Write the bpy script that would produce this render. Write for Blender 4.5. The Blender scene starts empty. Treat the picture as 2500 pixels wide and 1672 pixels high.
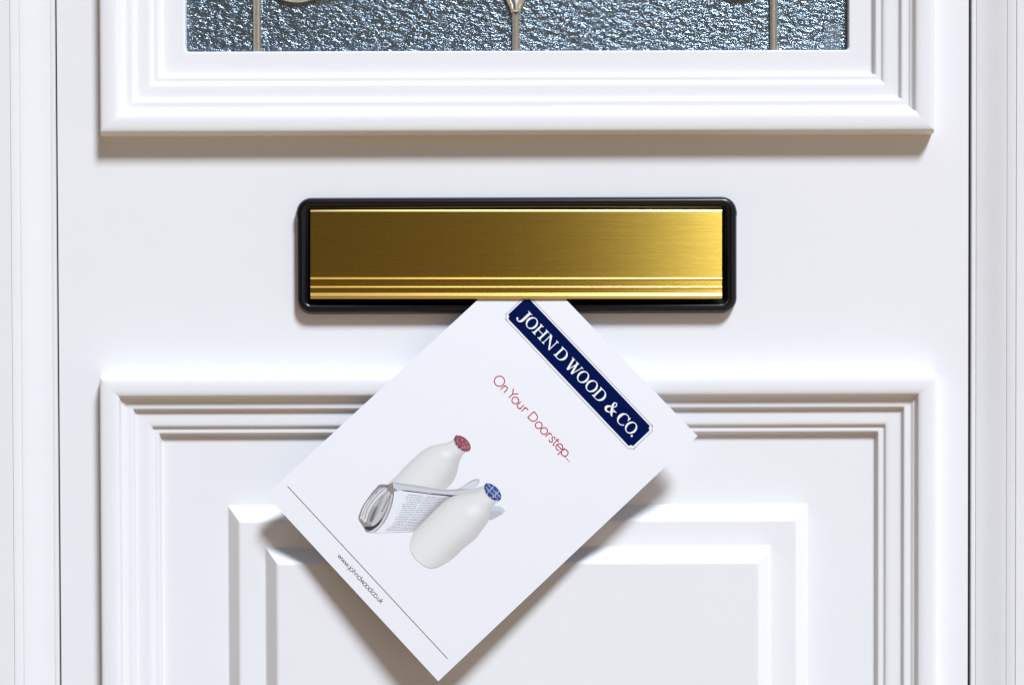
import bpy, bmesh, math, random
from mathutils import Vector, Matrix, Euler
random.seed(7)
R = math.radians
scene = bpy.context.scene
col = scene.collection

# ------------------------------------------------------------------ camera
S = 0.0002876          # metres per photograph pixel on the door's face
D = 1.25               # camera distance
ZC = 1.0               # height of the picture's centre above the ground
PITCH, ROLL = R(1.0), R(-0.16)
cam_d = bpy.data.cameras.new('camera')
cam = bpy.data.objects.new('camera', cam_d); col.objects.link(cam)
cam_d.sensor_width = 36.0
cam_d.lens = 36.0 * D / (2500 * S)
cam_d.clip_start, cam_d.clip_end = 0.01, 2000
CAM = Vector((0, -D * math.cos(PITCH), ZC + D * math.sin(PITCH)))
ROT = Matrix.Rotation(-PITCH, 3, 'X') @ Matrix.Rotation(R(90), 3, 'X') @ Matrix.Rotation(ROLL, 3, 'Z')
cam.matrix_world = Matrix.Translation(CAM) @ ROT.to_4x4()
cam_d.dof.use_dof = True
cam_d.dof.focus_distance = D - 0.01
cam_d.dof.aperture_fstop = 11
scene.camera = cam

# ------------------------------------------------------------------ sky, sun, exposure
SUN = Vector((0.49, -1.0, 1.36)).normalized()
world = bpy.data.worlds.new('World'); scene.world = world; world.use_nodes = True
wn = world.node_tree
sky = wn.nodes.new('ShaderNodeTexSky'); sky.sky_type = 'NISHITA'; sky.sun_disc = False
sky.sun_elevation = math.asin(SUN.z)
sky.sun_rotation = math.atan2(SUN.x, SUN.y)
sky.air_density, sky.dust_density, sky.ozone_density = 0.6, 1.2, 1.0
wn.nodes['Background'].inputs['Strength'].default_value = 0.05
wn.links.new(sky.outputs[0], wn.nodes['Background'].inputs['Color'])
sun_d = bpy.data.lights.new('sun', 'SUN'); sun_d.energy = 4.0; sun_d.angle = R(12.5)
sun_d.color = (.815, .895, 1.0)
sun = bpy.data.objects.new('sun', sun_d); col.objects.link(sun)
sun.location = (1.5, -3, 5)
sun.rotation_euler = SUN.to_track_quat('Z', 'Y').to_euler()
vs = scene.view_settings
vs.view_transform, vs.look, vs.gamma, vs.use_curve_mapping = 'Standard', 'None', 1.0, False
vs.exposure = 0.27

# ------------------------------------------------------------------ helpers
def ray(px, py):
    k = 36.0 / cam_d.lens / 2500
    return ROT @ Vector(((px - 1250) * k, (836 - py) * k, -1.0))
def at(px, py, h=0.0):
    """the point h millimetres proud of the door's face seen at a photograph pixel"""
    d = ray(px, py)
    return CAM + d * ((-h / 1000 - CAM.y) / d.y)
def tag(o, label=None, cat=None, kind=None, group=None):
    if label: o['label'] = label
    if cat: o['category'] = cat
    if kind: o['kind'] = kind
    if group: o['group'] = group
    return o
def empty(name, loc=(0, 0, 0)):
    o = bpy.data.objects.new(name, None); col.objects.link(o); o.location = loc
    o.empty_display_size = 0.05
    return o
def mesh_obj(name, verts, faces, mat, parent=None, smooth=None, colors=None):
    me = bpy.data.meshes.new(name)
    me.from_pydata([tuple(v) for v in verts], [], faces)
    if colors:
        ca = me.color_attributes.new('Col', 'FLOAT_COLOR', 'POINT')
        for i, c in enumerate(colors): ca.data[i].color = (c[0] * .84, c[1] * .84, c[2] * .84, 1)
    me.update()
    if smooth is not None:
        for p in me.polygons: p.use_smooth = True
        me.set_sharp_from_angle(angle=R(smooth))
    me.materials.append(mat)
    o = bpy.data.objects.new(name, me); col.objects.link(o)
    if parent: o.parent = parent
    return o
def chaikin(p, n=2, closed=False):
    for _ in range(n):
        q = [p[0]]
        for a, b in zip(p, p[1:]):
            q.append(tuple(x * .75 + y * .25 for x, y in zip(a, b)))
            q.append(tuple(x * .25 + y * .75 for x, y in zip(a, b)))
        q.append(p[-1]); p = q
    return p
def spline(pts, n=8):
    """Catmull-Rom through the points (tuples of any length)"""
    P = [pts[0]] + list(pts) + [pts[-1]]; out = []
    for i in range(1, len(P) - 2):
        for k in range(n):
            t = k / n
            out.append(tuple(.5 * (2 * b + (c - a) * t + (2 * a - 5 * b + 4 * c - d) * t * t + (3 * b - a - 3 * c + d) * t ** 3)
                             for a, b, c, d in zip(P[i - 1], P[i], P[i + 1], P[i + 2])))
    out.append(tuple(pts[-1])); return out
def rounded_rect(x0, x1, z0, z1, r, seg=5):
    r = max(r, 1e-6); out = []
    for cx, cz, a0 in ((x1 - r, z1 - r, 0), (x0 + r, z1 - r, 90), (x0 + r, z0 + r, 180), (x1 - r, z0 + r, 270)):
        for k in range(seg + 1):
            a = R(a0 + 90 * k / seg); out.append((cx + r * math.cos(a), cz + r * math.sin(a)))
    return out
def ring_sweep(name, rect, prof, radius, mat, parent, cap=True, seg=5, smooth=35, fx=1.0):
    """sweep a profile (inset in photo pixels, height in mm) round a rectangle on the door's face"""
    x0, x1, z0, z1 = rect; V = []; F = []; n = 4 * (seg + 1)
    for d, h in prof:
        e = d * S
        for (x, z) in rounded_rect(x0 + e * fx, x1 - e * fx, z0 + e, z1 - e, radius(d) * S, seg): V.append((x, -h / 1000, z))
    for i in range(len(prof) - 1):
        for k in range(n):
            a, b = i * n + k, i * n + (k + 1) % n
            F.append((a, b, b + n, a + n))
    if cap: F.append(tuple(range((len(prof) - 1) * n, len(prof) * n)))
    o = mesh_obj(name, V, F, mat, parent, smooth)
    fix_normals(o); return o
def fix_normals(o):
    bm = bmesh.new(); bm.from_mesh(o.data); bmesh.ops.recalc_face_normals(bm, faces=bm.faces)
    # open sheets: make sure the front looks towards the camera
    s = sum(f.normal.y * f.calc_area() for f in bm.faces)
    if s > 1e-9 and any(e.is_boundary for e in bm.edges): bmesh.ops.reverse_faces(bm, faces=bm.faces)
    bm.to_mesh(o.data); bm.free()
def box(name, x0, x1, y0, y1, z0, z1, mat, parent=None, bevel=0.0):
    bm = bmesh.new()
    bmesh.ops.create_cube(bm, size=1)
    for v in bm.verts: v.co = Vector(((x0 + x1) / 2 + v.co.x * (x1 - x0), (y0 + y1) / 2 + v.co.y * (y1 - y0), (z0 + z1) / 2 + v.co.z * (z1 - z0)))
    if bevel: bmesh.ops.bevel(bm, geom=bm.edges[:], offset=bevel, segments=2, affect='EDGES', profile=.5)
    me = bpy.data.meshes.new(name); bm.to_mesh(me); bm.free(); me.materials.append(mat)
    o = bpy.data.objects.new(name, me); col.objects.link(o); o.parent = parent
    return o

# ------------------------------------------------------------------ materials
def new_mat(name):
    m = bpy.data.materials.new(name); m.use_nodes = True
    return m, m.node_tree.nodes, m.node_tree.links, m.node_tree.nodes['Principled BSDF']
def principled(name, c, rough=.5, metal=0.0, spec=.5, coat=0.0):
    m, n, l, p = new_mat(name)
    p.inputs['Base Color'].default_value = (*c, 1); p.inputs['Roughness'].default_value = rough
    p.inputs['Metallic'].default_value = metal; p.inputs['Specular IOR Level'].default_value = spec
    p.inputs['Coat Weight'].default_value = coat
    return m
def noise(n, l, scale, detail=4, rough=.5, stretch=None, dist=0.0):
    tc = n.new('ShaderNodeTexCoord'); t = n.new('ShaderNodeTexNoise')
    t.inputs['Scale'].default_value = scale; t.inputs['Detail'].default_value = detail
    t.inputs['Roughness'].default_value = rough; t.inputs['Distortion'].default_value = dist
    if stretch:
        mp = n.new('ShaderNodeMapping'); mp.inputs['Scale'].default_value = stretch[:3]
        if len(stretch) > 3: mp.inputs['Rotation'].default_value = (0, stretch[3], 0)
        l.new(tc.outputs['Object'], mp.inputs[0]); l.new(mp.outputs[0], t.inputs['Vector'])
    else: l.new(tc.outputs['Object'], t.inputs['Vector'])
    return t
def ramp(n, l, src, stops):
    r = n.new('ShaderNodeValToRGB'); l.new(src, r.inputs[0])
    e = r.color_ramp.elements
    while len(e) < len(stops): e.new(.5)
    for el, (pos, c) in zip(e, stops): el.position = pos; el.color = (*c, 1) if len(c) == 3 else c
    return r

# moulded white plastic: faint mottling, a few specks of grit, very slight unevenness
def make_upvc(name, c, rough):
    m, n, l, p = new_mat(name)
    t = noise(n, l, 6, 3)
    base = ramp(n, l, t.outputs[0], [(.3, tuple(x * .985 for x in c)), (.7, c)])
    tc = n.new('ShaderNodeTexCoord'); vo = n.new('ShaderNodeTexVoronoi'); vo.inputs['Scale'].default_value = 22
    l.new(tc.outputs['Object'], vo.inputs['Vector'])
    cell = n.new('ShaderNodeSeparateColor'); l.new(vo.outputs['Color'], cell.inputs[0])
    keep = n.new('ShaderNodeMath'); keep.operation = 'GREATER_THAN'; keep.inputs[1].default_value = .66; l.new(cell.outputs[0], keep.inputs[0])
    near = n.new('ShaderNodeMath'); near.operation = 'LESS_THAN'; near.inputs[1].default_value = .012; l.new(vo.outputs['Distance'], near.inputs[0])
    mul = n.new('ShaderNodeMath'); mul.operation = 'MULTIPLY'; l.new(keep.outputs[0], mul.inputs[0]); l.new(near.outputs[0], mul.inputs[1])
    mx = n.new('ShaderNodeMix'); mx.data_type = 'RGBA'; l.new(mul.outputs[0], mx.inputs[0]); l.new(base.outputs[0], mx.inputs[6]); mx.inputs[7].default_value = (.12, .09, .07, 1)
    l.new(mx.outputs[2], p.inputs['Base Color']); p.inputs['Specular IOR Level'].default_value = .3
    rn = noise(n, l, 30, 4); rr = n.new('ShaderNodeMapRange'); rr.inputs['To Min'].default_value = rough - .04; rr.inputs['To Max'].default_value = rough + .06
    l.new(rn.outputs[0], rr.inputs[0]); l.new(rr.outputs[0], p.inputs['Roughness'])
    bt = noise(n, l, 25, 3); b = n.new('ShaderNodeBump'); b.inputs['Strength'].default_value = .06; b.inputs['Distance'].default_value = .004
    l.new(bt.outputs[0], b.inputs['Height']); l.new(b.outputs[0], p.inputs['Normal'])
    return m
M = {}
M['upvc'] = make_upvc('white_upvc', (.80, .80, .81), .34)
M['frame'] = make_upvc('white_frame', (.78, .78, .785), .28)
M['black'] = principled('black_plastic', (.006, .006, .0075), .26, spec=.38)
M['seal'] = principled('black_rubber', (.006, .006, .008), .6)

def make_brass():
    m, n, l, p = new_mat('brushed_brass')
    p.inputs['Metallic'].default_value = 1.0
    st = noise(n, l, 1.0, 6, .75, (6, 6, 2600)); st2 = noise(n, l, 1.0, 4, .6, (.7, 2, 900))
    cr = ramp(n, l, st.outputs[0], [(.25, (.70, .47, .06)), (.75, (.79, .55, .11))])
    l.new(cr.outputs[0], p.inputs['Base Color'])
    rr = n.new('ShaderNodeMapRange'); rr.inputs['From Min'].default_value = .3; rr.inputs['From Max'].default_value = .7
    rr.inputs['To Min'].default_value = .255; rr.inputs['To Max'].default_value = .285
    l.new(st2.outputs[0], rr.inputs[0]); l.new(rr.outputs[0], p.inputs['Roughness'])
    p.inputs['Anisotropic'].default_value = 1.0
    tv = n.new('ShaderNodeCombineXYZ'); tv.inputs[2].default_value = 1.0
    l.new(tv.outputs[0], p.inputs['Tangent'])
    b = n.new('ShaderNodeBump'); b.inputs['Strength'].default_value = .07; b.inputs['Distance'].default_value = .0004
    l.new(st.outputs[0], b.inputs['Height']); l.new(b.outputs[0], p.inputs['Normal'])
    return m
M['brass'] = make_brass()

M['polished'] = principled('polished_brass', (.95, .72, .22), .34, metal=1.0)
def make_glass():
    m, n, l, p = new_mat('obscure_glass')
    p.inputs['Base Color'].default_value = (.16, .205, .245, 1); p.inputs['Metallic'].default_value = .8
    p.inputs['Roughness'].default_value = .17; p.inputs['Specular IOR Level'].default_value = .8
    a = noise(n, l, 1, 3, .55, (200, 200, 350, R(-15)), .2); c = noise(n, l, 1, 2, .5, (900, 900, 1300, R(-15)), 0)
    ad = n.new('ShaderNodeMath'); ad.operation = 'MULTIPLY_ADD'; ad.inputs[1].default_value = .18
    l.new(c.outputs[0], ad.inputs[0]); l.new(a.outputs[0], ad.inputs[2])
    b = n.new('ShaderNodeBump'); b.inputs['Strength'].default_value = 1.0; b.inputs['Distance'].default_value = .0019
    l.new(ad.outputs[0], b.inputs['Height']); l.new(b.outputs[0], p.inputs['Normal'])
    return m
M['glass'] = make_glass()
M['came'] = principled('nickel_came', (.86, .80, .68), .36, metal=1.0)
def make_sticker():
    m, n, l, p = new_mat('clear_sticker'); t = noise(n, l, 700, 2)
    p.inputs['Base Color'].default_value = (.32, .38, .43, 1); p.inputs['Roughness'].default_value = .5
    r = n.new('ShaderNodeMapRange'); r.inputs['From Min'].default_value = .3; r.inputs['From Max'].default_value = .7; r.inputs['To Min'].default_value = .12; r.inputs['To Max'].default_value = .5
    l.new(t.outputs[0], r.inputs[0]); l.new(r.outputs[0], p.inputs['Alpha'])
    return m
M['sticker'] = make_sticker()
M['paper'] = principled('white_card', (.745, .735, .755), .42, spec=.35)
def ink(name, c, rough=.55): return principled(name, c, rough, spec=.03)
M['navy'] = ink('navy_ink', (.0003, .005, .055)); M['white_ink'] = ink('white_ink', (.82, .82, .85)); M['red'] = ink('red_ink', (.40, .002, .008))
M['grey_ink'] = ink('charcoal_ink', (.03, .03, .04))
def make_print(name):
    m, n, l, p = new_mat(name)
    a = n.new('ShaderNodeVertexColor'); a.layer_name = 'Col'
    l.new(a.outputs[0], p.inputs['Base Color']); p.inputs['Roughness'].default_value = .5; p.inputs['Specular IOR Level'].default_value = .2
    return m
M['print'] = make_print('colour_print')

def make_ground():
    m, n, l, p = new_mat('sandy_paving')
    t = noise(n, l, 4, 8, .6)
    r = ramp(n, l, t.outputs[0], [(.3, (.50, .29, .11)), (.7, (.60, .36, .15))])
    l.new(r.outputs[0], p.inputs['Base Color']); p.inputs['Roughness'].default_value = .85
    return m
M['ground'] = make_ground()
M['slate'] = principled('dark_slate', (.05, .045, .042), .6)

# ------------------------------------------------------------------ the ground the door stands on
g = mesh_obj('ground', [(-300, -300, 0), (300, -300, 0), (300, 300, 0), (-300, 300, 0)], [(0, 1, 2, 3)], M['ground'])
tag(g, kind='structure')
tag(box('unseen_doorstep', -.75, .75, -1.0, -.035, 0.002, .028, M['slate'], None, .004), kind='structure')  # unseen dark step, added to cut ground bounce onto the mouldings' undersides

# unseen brick house, added for the dark side of the brass and glass reflections
def make_brick():
    m, n, l, p = new_mat('brown_brick')
    tc = n.new('ShaderNodeTexCoord'); mp = n.new('ShaderNodeMapping'); mp.inputs['Rotation'].default_value = (R(90), 0, 0); l.new(tc.outputs['Object'], mp.inputs[0])
    b = n.new('ShaderNodeTexBrick'); l.new(mp.outputs[0], b.inputs['Vector']); b.inputs['Scale'].default_value = 1
    b.inputs['Brick Width'].default_value = .225; b.inputs['Row Height'].default_value = .075; b.inputs['Mortar Size'].default_value = .01
    b.inputs['Color1'].default_value = (.075, .034, .02, 1); b.inputs['Color2'].default_value = (.10, .05, .028, 1); b.inputs['Mortar'].default_value = (.2, .16, .13, 1)
    l.new(b.outputs[0], p.inputs['Base Color']); p.inputs['Roughness'].default_value = .9
    return m
M['brick'] = make_brick()
HX0, HX1, HY0, HY1, HE, HR = -9.0, .62, -15.0, -7.0, 5.0, 7.6       # footprint, eaves and ridge
house = empty('unseen_brick_house'); tag(house, 'unseen brown brick house with slate roof, added across from the door to darken the reflections', 'house', 'thing')
box('wall', HX0, HX1, HY0, HY1, 0, HE, M['brick'], house)
ym = (HY0 + HY1) / 2; E = .3
mesh_obj('roof', [(HX0 - E, HY0 - E, HE), (HX1 + E, HY0 - E, HE), (HX1 + E, HY1 + E, HE), (HX0 - E, HY1 + E, HE), (HX0 - E, ym, HR), (HX1 + E, ym, HR)],
         [(0, 1, 5, 4), (2, 3, 4, 5), (1, 2, 5), (3, 0, 4), (3, 2, 1, 0)], M['slate'], house)

# ------------------------------------------------------------------ the door
door = empty('front_door')
tag(door, 'white moulded plastic front door with glazed upper panel and brass letter flap', 'door', 'thing')
XL, XR = at(145, 836).x, at(2362.5, 836).x            # edges of the leaf
ZB, ZT = 0.035, 2.02
up = (at(251, 330).x, at(2275, 330).x, at(1250, 333).z, 1.90)        # upper glazed panel
lo = (at(250, 960).x, at(2281, 960).x, 0.20, at(1250, 911).z)        # lower panel

# leaf: front face with two openings, sides and back
def leaf():
    ins = 40 * S
    xs = [XL, up[0] + ins, up[1] - ins, XR]
    zs = [ZB, lo[2] + ins, lo[3] - ins, up[2] + ins, up[3] - ins, ZT]
    V = [(x, 0, z) for z in zs for x in xs]; F = []
    for j in range(5):
        for i in range(3):
            if i == 1 and j in (1, 3): continue
            a = j * 4 + i; F.append((a, a + 1, a + 5, a + 4))
    b = .0004; k = len(V)
    out = [(XL, ZB), (XR, ZB), (XR, ZT), (XL, ZT)]
    sg = [(-1, -1), (1, -1), (1, 1), (-1, 1)]
    for y, e in ((b * .3, b * .7), (b, b), (.044, b)):
        V += [(x + s[0] * e, y, z + s[1] * e) for (x, z), s in zip(out, sg)]
    c0 = [0, 3, 23, 20]; prev = c0
    for r in range(3):
        cur = [k + r * 4 + i for i in range(4)]
        for i in range(4): F.append((prev[(i + 1) % 4], prev[i], cur[i], cur[(i + 1) % 4]))
        prev = cur
    F.append(tuple(prev))
    o = mesh_obj('door_leaf', V, F, M['upvc'], door, 30)
    return o
leaf()

MOULD = [(0, -.3), (.3, 3), (1, 7.4), (2, 8.5), (3, 8.8), (3.6, 11.0), (5.2, 12.7), (10, 13.8), (22, 14.3), (38, 14.3), (47, 13.9), (52.5, 13.2),
         (55, 11.2), (58, 9.9), (63, 9.5), (65, 8.7), (70, 8.5), (80, 8.7), (84.5, 8.3), (87, 6.2), (91, 5.6), (104, 5.5), (126, 5.5), (129.5, 3.7),
         (133, 3.4), (141, 3.5), (145, 3.1), (147.5, .1), (151, -.7)]
MOULD = [(d, h * 1.07 if h > 0 else h) for d, h in MOULD]
prof = chaikin(MOULD, 2)
ring_sweep('glazing_frame', up, prof + [(153.5, -.8), (158, -.8), (200, -.8), (204, -.8), (206, -.9), (207.5, -1.4), (208, -2.4), (208, -7.5)],
           lambda d: 3 if d < 190 else 9, M['upvc'], door, cap=False, smooth=50, fx=.97)
ring_sweep('panel_moulding', lo, prof + [(154, -.8), (158, -.8)], lambda d: 3 if d < 120 else 5, M['upvc'], door, cap=True, smooth=50, fx=.97)

# raised and fielded panel in two bevelled steps
rp = (at(557, 1500, -.8).x, at(1973, 1400, -.8).x, 0.20 + 330 * S, at(1250, 1231, -.8).z)
FIELD = [(0, -.95), (.4, -.78), (2.4, -.55), (5, .3), (30, 9.7), (33.5, 10.8), (38, 11.2), (41, 11.2), (60, 11.2), (94, 11.2), (97, 11.25), (99.5, 11.6), (102.5, 12.6), (127, 21.8), (130.5, 22.8), (135, 23.2), (138, 23.2), (162, 23.2)]
ring_sweep('raised_panel', rp, FIELD[:1] + chaikin(FIELD[1:], 2), lambda d: 3, M['upvc'], door, cap=True, smooth=45)

# ------------------------------------------------------------------ obscure glass with leading
gx0, gx1, gz0, gz1 = up[0] + 199 * S, up[1] - 199 * S, up[2] + 205 * S, up[3] - 205 * S
pane = box('pane', gx0 - .004, gx1 + .004, .0065, .0105, gz0 - .004, gz1 + .004, M['glass'], door)
pane['label'] = 'obscure textured glass pane reflecting a pale blue sky'
CAME = [(-9.5, 0), (-9.5, 1.6), (-7.5, 2.7), (-5, 3.1), (-2.4, 2.6), (-.8, 1.4), (.8, 1.4), (2.4, 2.6), (5, 3.1), (7.5, 2.7), (9.5, 1.6), (9.5, 0)]
def came_path(pts, w=1.0):
    """leading laid along points (x, z) on the glass, with a groove down its middle"""
    V = []; F = []; n = len(CAME)
    for i, (x, z) in enumerate(pts):
        a = Vector(pts[max(i - 1, 0)]); b = Vector(pts[min(i + 1, len(pts) - 1)]); t = (b - a).normalized(); nx, nz = t.y, -t.x
        for (d, h) in CAME: V.append((x + nx * d * S * w, .0064 - h * .001, z + nz * d * S * w))
    for i in range(len(pts) - 1):
        for k in range(n - 1):
            a = i * n + k; F.append((a, a + 1, a + n + 1, a + n))
    o = mesh_obj('came', V, F, M['came'], pane, 40); fix_normals(o); return o
HG = -6.4
vx = [at(628, 60, HG).x, at(1259, 60, HG).x, at(1888, 60, HG).x]
for i, x in enumerate(vx):
    came_path([(x, gz0 - .001), (x, gz0 + .04 if i != 1 else gz0 + .0275), ] if i == 1 else [(x, gz0 - .001), (x, gz1)])
for px_, py_, r_ in ((725, -92, 92), (1802, -99, 91)):
    c = at(px_, py_, HG)
    came_path([(c.x + r_ * S * math.cos(a * math.pi / 24), c.z + r_ * S * math.sin(a * math.pi / 24)) for a in range(49)], .9)
# two curved cames that meet in a solder joint above the middle one
zt = gz0 + .030
for s in (-1, 1):
    came_path(spline([(vx[1] + s * .0012, zt - .002), (vx[1] + s * .004, zt + .006), (vx[1] + s * .014, zt + .022), (vx[1] + s * .040, zt + .045), (vx[1] + s * .085, zt + .06)], 6), .8)
V = []; F = []
zj = at(1259, 31, HG).z
joint = [(0, 10, 3.3), (.0008, 10.5, 4.2), (.003, 10.5, 4.3), (.0055, 12, 4.2), (.0085, 18, 3.8), (.011, 24, 3.3), (.013, 26, 2)]
for dz, w, h in joint:
    for k in range(13):
        a = math.pi * k / 12; V.append((vx[1] - math.cos(a) * w * S, .0064 - h * .001 * math.sin(a), zj + dz))
for i in range(len(joint) - 1):
    for k in range(12):
        a = i * 13 + k; F.append((a, a + 1, a + 14, a + 13))
F.append(tuple(range(12, -1, -1)))
o = mesh_obj('solder_joint', V, F, M['came'], pane, 40); fix_normals(o)
a, b = at(2012, 122, HG), at(2052, 58, HG)
box('sticker', a.x, b.x, .0062, .0066, a.z, b.z, M['sticker'], pane)

# ------------------------------------------------------------------ letter plate
pl = (at(724, 620, 3).x, at(1798.5, 620, 3).x, at(1260, 766, 3).z, at(1260, 481.5, 3).z)
PLATE = [(0, -.2), (0, 2.6), (.8, 4.4), (3.2, 6.4), (7, 7.6), (12, 8.1), (18, 8.0), (23, 7.3), (26, 6.3), (27.5, 5.6), (29.5, 5.3), (30.5, 4.6), (31, 1.2)]
PLATE = [(d, h * 1.1 if h > 0 else h) for d, h in PLATE]
plate = ring_sweep('letter_plate', pl, chaikin(PLATE, 2), lambda d: max(37 - d, 5), M['black'], door, cap=True, seg=8, smooth=40)
plate['label'] = 'black letter plate frame with rounded corners round a brass flap'
# hinge collars: short sleeves a hair proud of the frame's sides
for sx in (-1, 1):
    V = []; F = []; pp = chaikin(PLATE[1:12], 2)
    z1, z0 = at(1260, 515.5, 6).z, at(1260, 529, 6).z
    xo = pl[0] if sx < 0 else pl[1]
    for z in (z0, z1):
        for d, h in pp: V.append((xo - sx * d * S + sx * .0002, -(h + .22) / 1000, z))
    n = len(pp)
    for k in range(n - 1): F.append((k, k + 1, n + k + 1, n + k))
    F.append(tuple(range(n))); F.append(tuple(range(2 * n - 1, n - 1, -1)))
    o = mesh_obj('hinge_collar', V, F, M['black'], plate, 40); fix_normals(o)

# brass flap: an extruded section with ribs along its foot, hinged at the top and held ajar by the leaflet
def hflap(py): return 8.0 + (py - 512) / 218 * 5.4
def flap():
    sec = []      # (photo y, extra height mm)
    def rib(y0, y1, h, n=6):
        for k in range(n + 1):
            a = math.pi * k / n; sec.append(((y0 + y1) / 2 - math.cos(a) * (y1 - y0) / 2, h * math.sin(a)))
    sec += [(511.2, -1.3), (511.6, -.8), (512.6, -.35), (514.5, -.12), (517.5, -.02), (519, 0)]
    sec += [(560, 0), (620, 0), (676.5, 0), (677, -.35), (678, -.4)]; rib(677.8, 682.6, .9); sec += [(683.2, 0)]
    sec += [(697.5, 0), (698, -.35), (699, -.4)]; rib(698.8, 703.4, .9); sec += [(704, 0), (714.5, 0), (715, -.3)]
    rib(715.2, 719.2, .9); rib(719.4, 723.6, .9); sec += [(724, -.5), (725, -.55), (725.6, .1), (727, .15), (729, -.1), (730, -.7), (730, -1.15)]
    V = []; F = []; back = []
    xa, xb, NX = 758, 1762.5, 24
    sec = sec + [(730, -1.2), (512, -1.3)]; n = len(sec)
    for i in range(NX + 1):             # sprung very slightly convex along its length
        px = xa + (xb - xa) * i / NX; q = (2 * i / NX - 1) ** 2 * 1.7
        for y, e in sec: V.append(at(px, y, hflap(y) + e - q))
    for i in range(NX):
        for k in range(n):
            a, b = i * n + k, i * n + (k + 1) % n; F.append((a, b, b + n, a + n))
    F.append(tuple(range(n))); F.append(tuple(range(NX * n, NX * n + n)))
    o = mesh_obj('flap', V, F, M['brass'], plate, 28)
    o.data.materials.append(M['polished'])
    for q in range(NX * n):
        if q % n > n - 3: continue
        y = (sec[q % n][0] + sec[q % n + 1][0]) / 2
        if y < 517 or 676.8 < y < 683 or 697.8 < y < 703.8 or y > 715: o.data.polygons[q].material_index = 1
    bm = bmesh.new(); bm.from_mesh(o.data); bmesh.ops.recalc_face_normals(bm, faces=bm.faces); bm.to_mesh(o.data); bm.free()
    o['label'] = 'brushed brass flap with fine ribs along its lower edge'
flap()

# ------------------------------------------------------------------ door frame
frame = empty('door_frame')
tag(frame, 'white plastic door frame with black rubber seal round the front door', 'door frame', 'thing')
JAMB = [(0, -30), (0, -2.2), (.6, -.8), (2, -.2), (8, 0), (10, -.1), (10.6, -.7), (12, -.7), (12.8, 0), (16, .25), (24, .6), (40, 1.9), (56, 3.6), (70, 5.0), (78, 5.6),
        (80.2, 5.7), (80.9, 5.1), (81.7, 5.1), (82.4, 5.8), (90, 6.4), (101.6, 6.9), (102.2, 6.9), (102.4, 5.0), (102.4, -30)]
TRIM = [(103.2, -30), (103.2, 5.0), (103.6, 6.7), (104.4, 6.9), (200, 7.4), (320, 7.6), (324, 5), (324, -30)]
for s, px in ((-1, 139.2), (1, 2370.5)):
    x0 = at(px, 836).x
    for nm, pr, sm in (('jamb', JAMB, 25), ('cover_trim', TRIM, 30)):
        V = []; F = []; n = len(pr)
        for z in (0.0, 2.14):
            for e, h in pr: V.append((x0 + s * e * S, -h / 1000, z))
        for k in range(n - 1): F.append((k, k + 1, n + k + 1, n + k))
        F.append((n - 1, 0, n, 2 * n - 1)); F.append(tuple(range(n))); F.append(tuple(range(2 * n - 1, n - 1, -1)))
        o = mesh_obj(nm, V, F, M['frame'], frame, sm)
        bm = bmesh.new(); bm.from_mesh(o.data); bmesh.ops.recalc_face_normals(bm, faces=bm.faces); bm.to_mesh(o.data); bm.free()
    xe = XL - .0005 if s < 0 else XR + .0005
    box('seal', min(xe, x0) - .003, max(xe, x0) + .003, .0022, .030, 0.0, 2.03, M['seal'], frame)
box('threshold', at(139.2, 836).x, at(2370.5, 836).x, -.03, .06, 0, .032, M['frame'], frame, .002)
box('frame_head', at(139.2, 836).x + .0003, at(2370.5, 836).x - .0003, -.004, .06, 2.025, 2.14, M['frame'], frame, .001)

# ------------------------------------------------------------------ leaflet
H0, SLOPE = 11.6 / 1000, 39.0 / (932 * S * 1000)
Z0 = at(1250, 730, 11.6).z
LN = Vector((0, -1, SLOPE)).normalized()           # outward normal of the sheet
LP = Vector((0, -H0, Z0))
def bow(p):
    """a card that is a little sprung: mm of curl off its plane"""
    u = p.x / .25; w = min(max((Z0 - p.z) / .27, 0), 1)
    return (3.2 * 4 * w * (1 - w) * (.8 + .4 * u) + 1.0 * w * u) * .001
def on(px, py, lift=0.0):
    d = ray(px, py); k = (LP - CAM).dot(LN) / d.dot(LN); p = CAM + d * k
    return p + LN * (bow(p) + lift)
cL, cB, cR = (650, 1208), (1070, 1662), (1702, 1065)
pL, pB, pR = on(*cL), on(*cB), on(*cR)
def sheet():
    N = 40; V = []; F = []; T = .00035
    fl = lambda p: p - LN * bow(p)
    a, b, c = [CAM + ray(*q) * ((LP - CAM).dot(LN) / ray(*q).dot(LN)) for q in (cL, cB, cR)]
    for side in (0, 1):
        for i in range(N + 1):
            for j in range(N + 1):
                p = a + (b - a) * (i / N) + (c - b) * (j / N)
                V.append(p + LN * (bow(p) - side * T))
    m = (N + 1) ** 2; g_ = lambda i, j, s=0: s * m + i * (N + 1) + j
    for i in range(N):
        for j in range(N):
            F.append((g_(i, j), g_(i + 1, j), g_(i + 1, j + 1), g_(i, j + 1)))
            F.append((g_(i, j, 1), g_(i, j + 1, 1), g_(i + 1, j + 1, 1), g_(i + 1, j, 1)))
    for k in range(N):
        for q in (((k, 0), (k + 1, 0)), ((N, k), (N, k + 1)), ((N - k, N), (N - k - 1, N)), ((0, N - k), (0, N - k - 1))):
            F.append((g_(*q[0]), g_(*q[0], 1), g_(*q[1], 1), g_(*q[1])))
    o = mesh_obj('leaflet', V, F, M['paper'], None, 40)
    bm = bmesh.new(); bm.from_mesh(o.data); bmesh.ops.recalc_face_normals(bm, faces=bm.faces); bm.to_mesh(o.data); bm.free()
    return o
leaflet = sheet()
tag(leaflet, 'white printed card leaflet hanging askew from the brass letter flap', 'leaflet')

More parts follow.
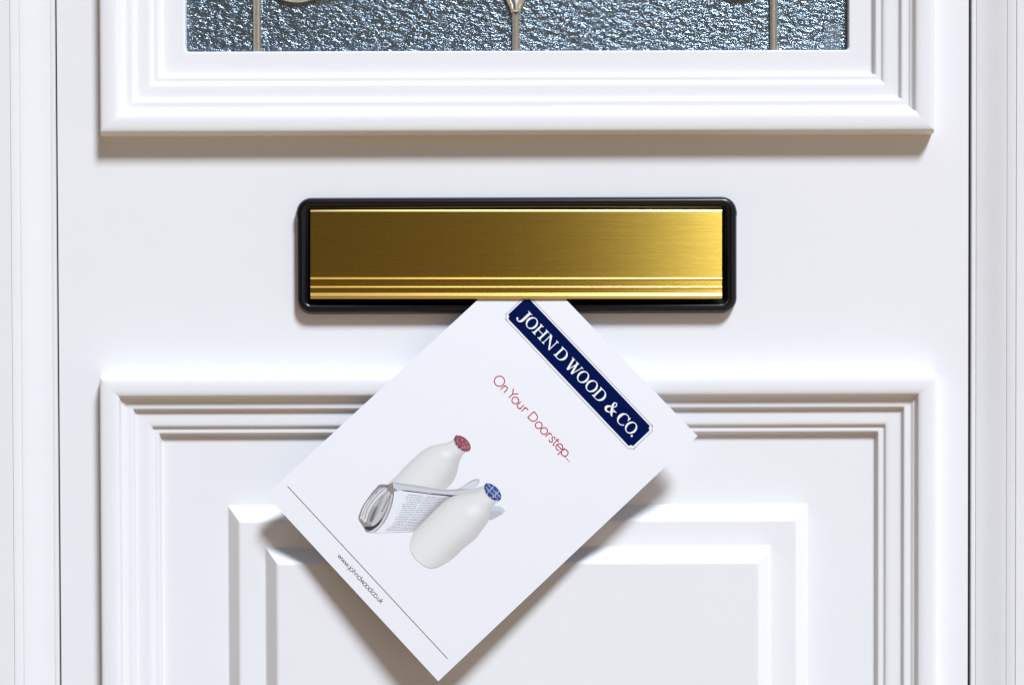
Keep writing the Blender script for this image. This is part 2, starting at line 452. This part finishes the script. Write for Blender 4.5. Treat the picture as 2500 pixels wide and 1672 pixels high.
class Ink:
    """flat print: polygons and strokes in a text frame, laid on the sheet in thin coats"""
    def __init__(s, org, scale, ang):
        s.o, s.k = org, scale; c, n = math.cos(R(ang)), math.sin(R(ang)); s.c, s.n = c, n
        s.V, s.F, s.C, s.lay = [], [], [], 0
    def px(s, u, v):       # crop coordinates rotated by the frame's angle, back to photograph pixels
        return s.o[0] + (s.c * u + s.n * v) * s.k, s.o[1] + (s.n * u - s.c * v) * s.k
    flat = False
    def add(s, pts, faces, lift, cols=None):
        b = len(s.V); s.lay += 0 if s.flat else 1; L = lift + s.lay * 1e-6
        s.V += [on(*s.px(*p), L) for p in pts]; s.F += [tuple(b + i for i in f) for f in faces]
        s.C += cols if cols else [(1, 1, 1)] * len(pts)
    lift = 3e-5
    def poly(s, pts, c=None): s.add(pts, [tuple(range(len(pts)))], s.lift, [c] * len(pts) if c else None)
    def rect(s, u0, v0, u1, v1, c=None): s.poly([(u0, v0), (u1, v0), (u1, v1), (u0, v1)], c)
    def strip(s, A, B, cols=None):
        n = len(A); s.add(list(A) + list(B), [(i, i + 1, n + i + 1, n + i) for i in range(n - 1)], s.lift, cols)
    def stroke(s, pts, w, c=None):
        n = len(pts); A, B = [], []
        for i, p in enumerate(pts):
            a, b = pts[max(i - 1, 0)], pts[min(i + 1, n - 1)]; dx, dy = b[0] - a[0], b[1] - a[1]; L = math.hypot(dx, dy) or 1
            ww = (w[i] if isinstance(w, (list, tuple)) else w) / 2
            if 0 < i < n - 1:       # keep the width through a corner
                d1 = (p[0] - a[0], p[1] - a[1]); l1 = math.hypot(*d1) or 1
                cs = abs((d1[0] * dx + d1[1] * dy) / (l1 * L)); ww /= max(cs, .5)
            A.append((p[0] - dy / L * ww, p[1] + dx / L * ww)); B.append((p[0] + dy / L * ww, p[1] - dx / L * ww))
        s.strip(A, B, [c] * (2 * n) if c else None)
    def arc(s, cx, cy, rx, ry, a0, a1, w, n=28):
        s.stroke([(cx + rx * math.cos(R(a0 + (a1 - a0) * k / n)), cy + ry * math.sin(R(a0 + (a1 - a0) * k / n))) for k in range(n + 1)], w)
    def disc(s, cx, cy, r, c=None): s.poly([(cx + r * math.cos(k * math.pi / 8), cy + r * math.sin(k * math.pi / 8)) for k in range(16)], c)
    def build(s, name, mat, parent, label=None, colour=False):
        o = mesh_obj(name, s.V, s.F, mat, parent, None, s.C if colour else None)
        me = o.data
        bm = bmesh.new(); bm.from_mesh(me); bm.normal_update()
        bmesh.ops.reverse_faces(bm, faces=[f for f in bm.faces if f.normal.y > 0]); bm.to_mesh(me); bm.free()
        if label: o['label'] = label
        return o

def dense(pts, step):
    out = [pts[0]]
    for a, b in zip(pts, pts[1:]):
        m = max(1, int(math.hypot(b[0] - a[0], b[1] - a[1]) / step))
        out += [(a[0] + (b[0] - a[0]) * i / m, a[1] + (b[1] - a[1]) * i / m) for i in range(1, m + 1)]
    return out
# --- the blue name plate with its fine outline
LOGO = ((1150, 700), 500 / 1742, 46.6)
def notched(u0, v0, u1, v1, r, n=7):
    pts = []
    for cx, cy, a0 in ((u0, v0, 90), (u1, v0, 180), (u1, v1, 270), (u0, v1, 0)):
        # concave corner, walked so that the outline stays counter-clockwise
        for k in range(n + 1): a = R(a0 - 90 * k / n); pts.append((cx + r * math.cos(a), cy + r * math.sin(a)))
    return pts
k = Ink(*LOGO); us = [389 + 26 * q / 7 for q in range(8)] + [430 + 1470 * q / 40 for q in range(41)] + [1905 + 26 * q / 7 for q in range(8)]
def cut(u): d = min(u - 389, 1931 - u); return math.sqrt(max(26 ** 2 - d * d, 0)) if d < 26 else 0
for f0, f1 in ((0, .25), (.25, .5), (.5, .75), (.75, 1)):
    k.flat = True; lv = lambda u, f: 41 + cut(u) + (248 - 2 * cut(u)) * f
    k.strip([(u, lv(u, f0)) for u in us], [(u, lv(u, f1)) for u in us])
logo = k.build('name_plate_print', M['navy'], leaflet, 'navy printed name plate with notched corners')
k = Ink(*LOGO); out = notched(374, 22.5, 1951, 304.5, 26); k.stroke(dense(out + [out[0]], 40), 3.2); k.build('outline_print', M['navy'], leaflet)

W = Ink(*LOGO); W.lift = 6e-5; BL, CT = 112.0, 214.0
def stem(u, w, v0=BL, v1=CT, s0=True, s1=True, e=12):
    W.rect(u - w / 2, v0, u + w / 2, v1)
    for on_, v, sg in ((s0, v0, 1), (s1, v1, -1)):
        if on_:
            W.rect(u - w / 2 - e, min(v, v + sg * 5), u + w / 2 + e, max(v, v + sg * 5))
            W.poly([(u - w / 2 - e * .6, v + sg * 5), (u - w / 2, v + sg * 5), (u - w / 2, v + sg * 13)]); W.poly([(u + w / 2 + e * .6, v + sg * 5), (u + w / 2, v + sg * 5), (u + w / 2, v + sg * 13)])
def ring(cx, rx, ry=53.5, thick=16.5, thin=6.5, a0=0, a1=360, n=44):
    cy = (BL + CT) / 2; A, B = [], []
    for q in range(n + 1):
        a = R(a0 + (a1 - a0) * q / n); A.append((cx + rx * math.cos(a), cy + ry * math.sin(a))); B.append((cx + (rx - thick) * math.cos(a), cy + (ry - thin) * math.sin(a)))
    W.strip(A, B)
# J
W.rect(499, 130, 520, CT); W.rect(485, CT - 5, 533, CT)
W.stroke(spline([(509.5, 134, 21), (507, 112, 19), (497, 96, 12), (482, 90, 7), (469, 95, 8)], 6) and [(p[0], p[1]) for p in spline([(509.5, 134, 21), (507, 112, 19), (497, 96, 12), (482, 90, 7), (469, 95, 8)], 6)],
         [p[2] for p in spline([(509.5, 134, 21), (507, 112, 19), (497, 96, 12), (482, 90, 7), (469, 95, 8)], 6)]); W.disc(467, 101, 9)
ring(581, 49)                                            # O
stem(654, 15.5); stem(722, 15.5); W.rect(664, 161, 712, 167)  # H
stem(768, 7, s1=False, e=11); stem(846, 7, s0=False, e=11); W.poly([(752, CT), (778, CT), (852, BL - 4), (845, BL - 4)]); W.poly([(752, CT), (778, CT), (770, CT - 6), (750, CT - 5)]); W.poly([(756, CT), (776, CT), (849.5, BL + 4), (849.5, BL - 4), (838, BL)])
def bigD(u):
    stem(u, 15.5, e=10); cy = (BL + CT) / 2; A, B = [], []
    for q in range(25):
        a = R(-90 + 180 * q / 24); A.append((u + 30 + 51 * math.cos(a), cy + 51 * math.sin(a))); B.append((u + 30 + 32 * math.cos(a), cy + 45.5 * math.sin(a)))
    W.strip(A, B); W.rect(u + 9, CT - 5.5, u + 31, CT); W.rect(u + 9, BL, u + 31, BL + 5.5)
bigD(919)
# W
def leg(u0, v0, u1, v1, w): W.poly([(u0 - w / 2, v0), (u0 + w / 2, v0), (u1 + w / 2, v1), (u1 - w / 2, v1)])
leg(1046, CT, 1076, BL - 3, 18); leg(1100, CT - 4, 1078, BL - 3, 7); leg(1094, CT, 1125, BL - 3, 18); leg(1151, CT, 1127, BL - 3, 7)
W.rect(1028, CT - 5, 1064, CT); W.rect(1078, CT - 5, 1112, CT); W.rect(1137, CT - 5, 1165, CT)
ring(1213, 49); ring(1320, 49); bigD(1393)
# ampersand
amp = spline([(1612, 158, 7), (1600, 140, 8), (1580, 118, 9), (1560, 110, 13), (1540, 118, 19), (1535, 136, 20), (1548, 156, 13), (1570, 172, 8), (1586, 190, 8), (1581, 208, 7), (1568, 214, 7), (1556, 203, 11), (1560, 184, 17),
              (1577, 158, 21), (1597, 131, 20), (1612, 116, 12), (1626, 114, 6)], 7)
W.stroke([(p[0], p[1]) for p in amp], [p[2] for p in amp]); W.rect(1592, 156, 1628, 161.5)
# C O .
A, B = [], []; cy = (BL + CT) / 2
for q in range(37):
    a = R(42 + 274 * q / 36); t = max(0, -math.cos(a)); th = 7 + 15 * max(0, math.cos(a + math.pi)) ** 1.0
    A.append((1709 + 51 * math.cos(a), cy + 53.5 * math.sin(a))); B.append((1709 + (51 - th) * math.cos(a), cy + (53.5 - 6.5) * math.sin(a)))
W.strip(A, B); W.poly([(1741, 215), (1747, 215), (1748, 182), (1743, 182), (1736, 196), (1734, 203)]); W.poly([(1741, 134), (1752, 136), (1744, 122), (1738, 128)])
ring(1806, 49); W.disc(1860, 119, 9)
W.build('lettering_print', M['white_ink'], logo)

# --- thin sans lettering
def sans(k, ch, u, b, x, w, cap):
    """glyph with its left edge at u, baseline b, x-height x, stroke w; returns its width"""
    r = x / 2 + w * .3; cy = b + x / 2
    def sp(pts, n=6): k.stroke(spline(pts, n), w)
    if ch == 'O': R_ = cap / 2 + w * .4; k.arc(u + R_, b + cap / 2, R_, R_, 0, 360, w, 48); return 2 * R_
    if ch == 'o': k.arc(u + r, cy, r, r, 0, 360, w, 36); return 2 * r
    if ch == 'c': k.arc(u + r, cy, r, r, 45, 315, w); return 1.75 * r
    if ch == 'e': k.arc(u + r, cy, r, r, 0, 318, w, 34); k.rect(u + w * .5, cy - w / 2, u + 2 * r, cy + w / 2); return 2 * r
    if ch == 'd': k.arc(u + r, cy, r, r, 0, 360, w, 36); k.rect(u + 2 * r - w / 2, b, u + 2 * r + w / 2, b + x * 1.55); return 2 * r
    if ch == 'p': k.arc(u + r, cy, r, r, 0, 360, w, 36); k.rect(u - w / 2, b - x * .58, u + w / 2, b + x); return 2 * r
    if ch in 'nh':
        a = .37 * x; k.rect(u - w / 2, b, u + w / 2, b + (x if ch == 'n' else x * 1.5))
        k.stroke([(u, b + x - a * 1.15)] + [(u + a - a * math.cos(R(t)), b + x - a + a * math.sin(R(t))) for t in range(20, 181, 16)] + [(u + 2 * a, b)], w); return 2 * a
    if ch == 'u':
        a = .39 * x; k.rect(u + 2 * a - w / 2, b, u + 2 * a + w / 2, b + x)
        k.stroke([(u, b + x)] + [(u + a - a * math.cos(R(t)), b + a - a * math.sin(R(t))) for t in range(0, 161, 16)] + [(u + 2 * a, b + a * 1.1)], w); return 2 * a
    if ch == 'r':
        k.rect(u - w / 2, b, u + w / 2, b + x); sp([(u, b + x * .62), (u + x * .12, b + x * .86), (u + x * .36, b + x * 1.0), (u + x * .60, b + x * .90)]); return x * .62
    if ch == 's':
        sp([(u + x * .56, b + x * .82), (u + x * .42, b + x * 1.0), (u + x * .18, b + x * .96), (u + x * .07, b + x * .76), (u + x * .2, b + x * .58), (u + x * .44, b + x * .44), (u + x * .58, b + x * .24), (u + x * .46, b + x * .03), (u + x * .2, b - x * .01), (u + x * .02, b + x * .18)]); return x * .58
    if ch == 't':
        c = u + x * .28; k.stroke([(c, b + x * 1.36), (c, b + x * .25)] , w); sp([(c, b + x * .27), (c + x * .06, b + x * .06), (c + x * .2, b + x * .0), (c + x * .36, b + x * .05)]); k.rect(u, b + x * .93, u + x * .66, b + x * .93 + w); return x * .66
    if ch == 'w':
        q = x * .36
        for i, (v0, v1) in enumerate(((x, 0), (0, x), (x, 0), (0, x))): k.stroke([(u + q * i, b + v0), (u + q * (i + 1), b + v1)], w * 1.1)
        return 4 * q
    if ch == 'k':
        k.rect(u - w / 2, b, u + w / 2, b + x * 1.5); k.stroke([(u, b + x * .45), (u + x * .62, b + x)], w); k.stroke([(u + x * .2, b + x * .58), (u + x * .68, b)], w); return x * .68
    if ch == 'j':
        k.stroke([(u, b + x), (u, b - x * .2)], w); sp([(u, b - x * .18), (u - x * .05, b - x * .4), (u - x * .2, b - x * .48), (u - x * .34, b - x * .42)]); k.disc(u, b + x * 1.42, w * .7); return w
    if ch == '.': k.disc(u, b + w * .6, w * .72); return w
    if ch == 'Y': k.stroke([(u + 55, b), (u + 55, b + 82)], w); k.stroke([(u + 55, b + 80), (u, b + 145)], w); k.stroke([(u + 55, b + 80), (u + 110, b + 145)], w); return 110
    if ch == 'D':
        k.stroke([(u, b + cap), (u, b)], w); k.stroke([(u - w / 2, b + cap - w / 2)] + [(u + 50 + 64 * math.cos(R(t)), b + cap / 2 + (cap / 2 - w / 2) * math.sin(R(t))) for t in range(90, -91, -12)] + [(u - w / 2, b + w / 2)], w); return 116
TAG = Ink((1180, 890), 260 / 1568, 46.7)
for ch, u in (('O', 268), ('n', 444), ('Y', 560), ('o', 659), ('u', 777), ('r', 887), ('D', 1016), ('o', 1161), ('o', 1276), ('r', 1399), ('s', 1470), ('t', 1532), ('e', 1603), ('p', 1717)):
    sans(TAG, ch, u, -66, 90, 15, 138)
for u in (1828, 1864, 1900): TAG.rect(u - 9, -67, u + 9, -51)
TAG.build('tagline_print', M['red'], leaflet)
URL = Ink((800, 1330), 160 / 1476, 47.3)
for ch, u in (('w', 338), ('w', 450), ('w', 562), ('.', 685), ('j', 716), ('o', 730), ('h', 832), ('n', 915), ('d', 990), ('w', 1088), ('o', 1178), ('o', 1262), ('d', 1352), ('.', 1447), ('c', 1463), ('o', 1531), ('.', 1626), ('u', 1652), ('k', 1731)):
    sans(URL, ch, u, -13, 70, 13, 110)
URL.build('web_address_print', M['grey_ink'], leaflet)
k = Ink((0, 0), 1, 0); k.stroke(dense([(702.7, -1186.8), (1092.7, -1606.8)], 12), 1.7); k.build('rule_print', M['grey_ink'], leaflet)

# --- the printed picture: two milk bottles and a folded newspaper
PIC = ((840, 1030), 440 / 1725, 0)
def lin(c): return tuple((x / 255 / 12.92) if x / 255 <= .04045 else ((x / 255 + .055) / 1.055) ** 2.4 for x in c)
def mixc(a, b, t): return tuple(x + (y - x) * t for x, y in zip(a, b))
def resample(pts, n):
    L = [0]
    for a, b in zip(pts, pts[1:]): L.append(L[-1] + math.hypot(b[0] - a[0], b[1] - a[1]))
    out = []
    for i in range(n):
        t = L[-1] * i / (n - 1); j = max(q for q in range(len(L)) if L[q] <= t + 1e-9); j = min(j, len(pts) - 2)
        f = (t - L[j]) / (L[j + 1] - L[j]); out.append((pts[j][0] + (pts[j + 1][0] - pts[j][0]) * f, pts[j][1] + (pts[j + 1][1] - pts[j][1]) * f))
    return out
def flip(p): return [(x, -y) for x, y in p]
def bottle(k, left, right, base, shade):
    n, m = 30, 14; A = resample(spline(left, 5), n); B = resample(spline(right, 5), n)
    FT = resample(spline([(640, 1128), (631, 1180), (648, 1250), (694, 1316), (760, 1370), (832, 1398), (905, 1384)], 6), m + 1)
    pts, cols, F = [], [], []
    for i in range(n):
        for j in range(m + 1):
            t = j / m; a, b = A[i], B[i]
            x, y = a[0] + (b[0] - a[0]) * t, a[1] + (b[1] - a[1]) * t
            if base and i < 10:             # round foot
                w = (1 - i / 10) ** 2; x += w * (FT[j][0] - A[0][0] - (B[0][0] - A[0][0]) * t); y += w * (FT[j][1] - A[0][1] - (B[0][1] - A[0][1]) * t)
            c = mixc(lin((214, 212, 208)), lin((234, 233, 231)), math.sin(math.pi * min(1, t * 1.15)) ** .7)
            c = mixc(c, lin((176, 174, 170)), max(0, t - .68) * 1.5 * (1 if 4 < i < n - 3 else .5))
            c = mixc(c, lin((205, 198, 186)), max(0, .12 - t) * 4)
            f = i / (n - 1); gl = max(0, 1 - ((f - .70) / .10) ** 2 - ((t - .52) / .16) ** 2); c = mixc(c, lin((250, 250, 250)), gl * .8)
            pts.append((x, -y)); cols.append(mixc(c, lin(shade), .18))
    for i in range(n - 1):
        for j in range(m): a = i * (m + 1) + j; F.append((a, a + 1, a + m + 2, a + m + 1))
    k.add(pts, F, k.lift, cols)
def ell(cx, cy, a, b, ang, n=30):
    c, s = math.cos(R(ang)), math.sin(R(ang))
    return [(cx + a * math.cos(2 * math.pi * i / n) * c - b * math.sin(2 * math.pi * i / n) * s, -(cy + a * math.cos(2 * math.pi * i / n) * s + b * math.sin(2 * math.pi * i / n) * c)) for i in range(n)]
def foil(k, cx, cy, a, b, ang, dark, mid, light, plaid):
    k.poly(ell(cx - 12, cy + 12, a, b, ang), lin((206, 206, 206))); k.poly(ell(cx - 3, cy + 3, a, b, ang), lin(dark)); k.poly(ell(cx + 2, cy - 2, a * .93, b * .88, ang), lin(mid))
    c, s = math.cos(R(ang)), math.sin(R(ang)); rnd = random.Random(3)
    def q(u, v): return (cx + 2 + u * a * c - v * b * s, -(cy - 2 + u * a * s + v * b * c))
    if plaid:
        for u in (-.35, .32): h = math.sqrt(.8 - u * u); k.stroke([q(u, -h), q(u + .05, h)], 13, lin(light))
        for v in (-.2, .38): h = math.sqrt(.78 - v * v); k.stroke([q(-h, v), q(h, v)], 10, lin(light))
    for _ in range(110):
        u, v = rnd.uniform(-.8, .8), rnd.uniform(-.8, .8)
        if u * u + v * v < .72: k.stroke([q(u, v), q(u + rnd.uniform(.02, .10), v + rnd.uniform(-.07, .07))], rnd.uniform(3, 6), lin(rnd.choice((dark, light, mid, dark))))
    for t in range(14):
        a0 = math.pi * (.15 + .07 * t) ; k.stroke([q(math.cos(a0) * .98, math.sin(a0) * .96), q(math.cos(a0) * 1.04, math.sin(a0) * 1.16)], 6, lin(rnd.choice(((230, 230, 235), dark, mid))))
k = Ink(*PIC)
bottle(k, [(420, 592), (500, 520), (600, 410), (700, 320), (760, 270), (830, 232), (900, 216), (970, 205), (1020, 185), (1066, 145)],
       [(975, 642), (1030, 590), (1070, 520), (1086, 470), (1100, 400), (1122, 340), (1152, 302), (1190, 282)], False, (214, 210, 200))
foil(k, 1137, 204, 96, 56, 44, (112, 40, 54), (158, 88, 98), (222, 198, 200), False)
k.build('milk_bottle_print', M['print'], leaflet, 'printed white milk bottle with a red foil cap', True)
k = Ink(*PIC); k.lift = 1.4e-4
def P_(pts, c):
    for _ in range(2):          # round the corners
        q = []
        for a, b in zip(pts, pts[1:] + pts[:1]): q += [mixc(a, b, .22), mixc(a, b, .78)]
        pts = q
    k.poly(flip(pts), lin(c))
P_([(1060, 650), (1110, 632), (1165, 598), (1220, 556), (1262, 545), (1296, 546), (1298, 574), (1262, 622), (1200, 660)], (190, 192, 196))
P_([(1110, 640), (1180, 600), (1240, 566), (1290, 560), (1262, 622), (1200, 660)], (216, 218, 222))
P_([(1400, 800), (1500, 806), (1528, 830), (1546, 856), (1480, 900), (1380, 950)], (206, 208, 214))
P_([(1400, 840), (1536, 862), (1480, 900), (1380, 950)], (190, 192, 200))
P_([(135, 925), (150, 872), (180, 800), (235, 722), (290, 648), (300, 645), (338, 592), (432, 602), (470, 575), (520, 660), (470, 800), (400, 980), (300, 1060), (215, 1056), (186, 1000)], (150, 140, 138))
P_([(160, 900), (200, 800), (262, 712), (318, 650), (350, 630), (400, 622), (420, 650), (330, 760), (250, 870), (215, 960), (190, 960)], (216, 215, 216))
P_([(150, 930), (185, 815), (240, 735), (252, 742), (200, 830), (170, 925)], (226, 226, 228))
P_([(215, 970), (232, 890), (285, 800), (345, 725), (400, 665), (440, 655), (400, 760), (330, 900), (270, 985)], (168, 166, 168))
P_([(245, 955), (262, 890), (300, 820), (330, 790), (300, 880), (270, 960)], (120, 116, 118))
P_([(256, 985), (310, 900), (352, 800), (390, 700), (420, 660), (447, 672), (440, 740), (400, 850), (330, 960), (280, 1000)], (196, 195, 198))
P_([(186, 1000), (280, 1000), (340, 950), (380, 900), (330, 1000), (262, 1040), (215, 1030)], (64, 58, 56))
P_([(215, 1055), (262, 1040), (340, 985), (400, 880), (440, 770), (452, 690), (470, 690), (460, 790), (420, 910), (350, 1020), (290, 1062)], (206, 200, 202))
for a in ([(170, 905), (215, 800), (275, 715), (325, 655)], [(195, 930), (232, 820), (290, 735), (360, 660)], [(222, 950), (245, 870), (300, 780), (370, 700)], [(330, 690), (400, 630), (465, 580)], [(300, 690), (350, 640), (430, 604)], [(430, 650), (470, 610), (490, 585)],
          [(300, 1050), (370, 980), (430, 860), (465, 740), (478, 668)]):
    k.stroke(spline(flip(a), 6), 5, lin((118, 104, 106)))
for t in range(11): f = t / 10; x, y = 440 - 75 * f, 705 + 145 * f; k.stroke([(x - 5, -y), (x + 6, -y - 8)], 8, lin((40, 36, 38)))
# front sheet: white, yellowing and darkening into the crease beside the bottle
n, m = 14, 16; pts, cols, F = [], [], []
Lf = resample(spline([(482, 662), (470, 760), (440, 860), (390, 960), (296, 1062)], 5), n); Rt = resample(spline([(1052, 722), (950, 790), (850, 890), (760, 970), (676, 1048)], 5), n)
for i in range(n):
    for j in range(m + 1):
        t = j / m; pts.append((Lf[i][0] + (Rt[i][0] - Lf[i][0]) * t, -(Lf[i][1] + (Rt[i][1] - Lf[i][1]) * t)))
        c = mixc(lin((236, 236, 242)), lin((222, 224, 228)), t); c = mixc(c, lin((122, 106, 80)), max(0, (t - .74) / .26) ** 1.4 * (.35 + .6 * math.sin(math.pi * min(1, .15 + i / n)))); cols.append(c)
for i in range(n - 1):
    for j in range(m): a = i * (m + 1) + j; F.append((a, a + 1, a + m + 2, a + m + 1))
k.add(pts, F, k.lift, cols)
def fp(i, t):
    i = min(max(i, 0), n - 1.001); a = int(i); f = i - a; L_ = mixc(Lf[a], Lf[a + 1], f); R_ = mixc(Rt[a], Rt[a + 1], f); p = mixc(L_, R_, t); return (p[0], -p[1])
rnd = random.Random(5); k.lay += 1; k.flat = True
for r_ in range(21):                                   # columns of set type, too small to read
    i = .6 + r_ * .58
    for c0, c1 in ((.20, .53), (.57, .98)):
        t = c0 + (rnd.uniform(.0, .07) if c0 < .5 else 0)
        while t < c1 - .02:
            e = min(c1, t + rnd.uniform(.025, .08)); k.stroke([fp(i, t), fp(i, e)], 4.6, lin(rnd.choice(((126, 124, 132), (150, 148, 154), (104, 102, 110))))); t = e + .012
k.flat = False
k.stroke([fp(q, .55) for q in range(0, n)], 2.5, lin((170, 172, 178)))
P_([(462, 574), (560, 588), (700, 606), (860, 634), (980, 648), (1100, 640), (1240, 640), (1345, 606), (1300, 660), (1160, 690), (1060, 708), (960, 692), (780, 672), (620, 655), (484, 652)], (206, 208, 213))
P_([(462, 574), (560, 588), (700, 606), (860, 634), (980, 648), (1100, 640), (1240, 640), (1100, 662), (960, 668), (780, 640), (600, 612), (470, 590)], (186, 188, 194))
k.stroke(spline(flip([(560, 655), (700, 672), (850, 690), (960, 700), (1040, 716)]), 6), [7] * 12 + [10] * 13, lin((88, 88, 96)))
P_([(960, 690), (1060, 700), (1120, 690), (1040, 726)], (110, 110, 118))
k.build('newspaper_print', M['print'], leaflet, 'printed folded newspaper between the two bottles', True)
k = Ink(*PIC); k.lift = 2.4e-4
bottle(k, [(640, 1128), (680, 1045), (800, 915), (900, 815), (985, 745), (1060, 705), (1150, 687), (1240, 672), (1300, 650), (1352, 602)],
       [(905, 1384), (1030, 1310), (1150, 1200), (1250, 1120), (1330, 1020), (1385, 940), (1400, 870), (1416, 820), (1442, 786), (1482, 748)], True, (222, 218, 210))
foil(k, 1427, 668, 102, 56, 46, (30, 40, 96), (56, 84, 158), (168, 174, 204), True)
k.build('milk_bottle_print', M['print'], leaflet, 'printed white milk bottle with a blue checked foil cap', True)
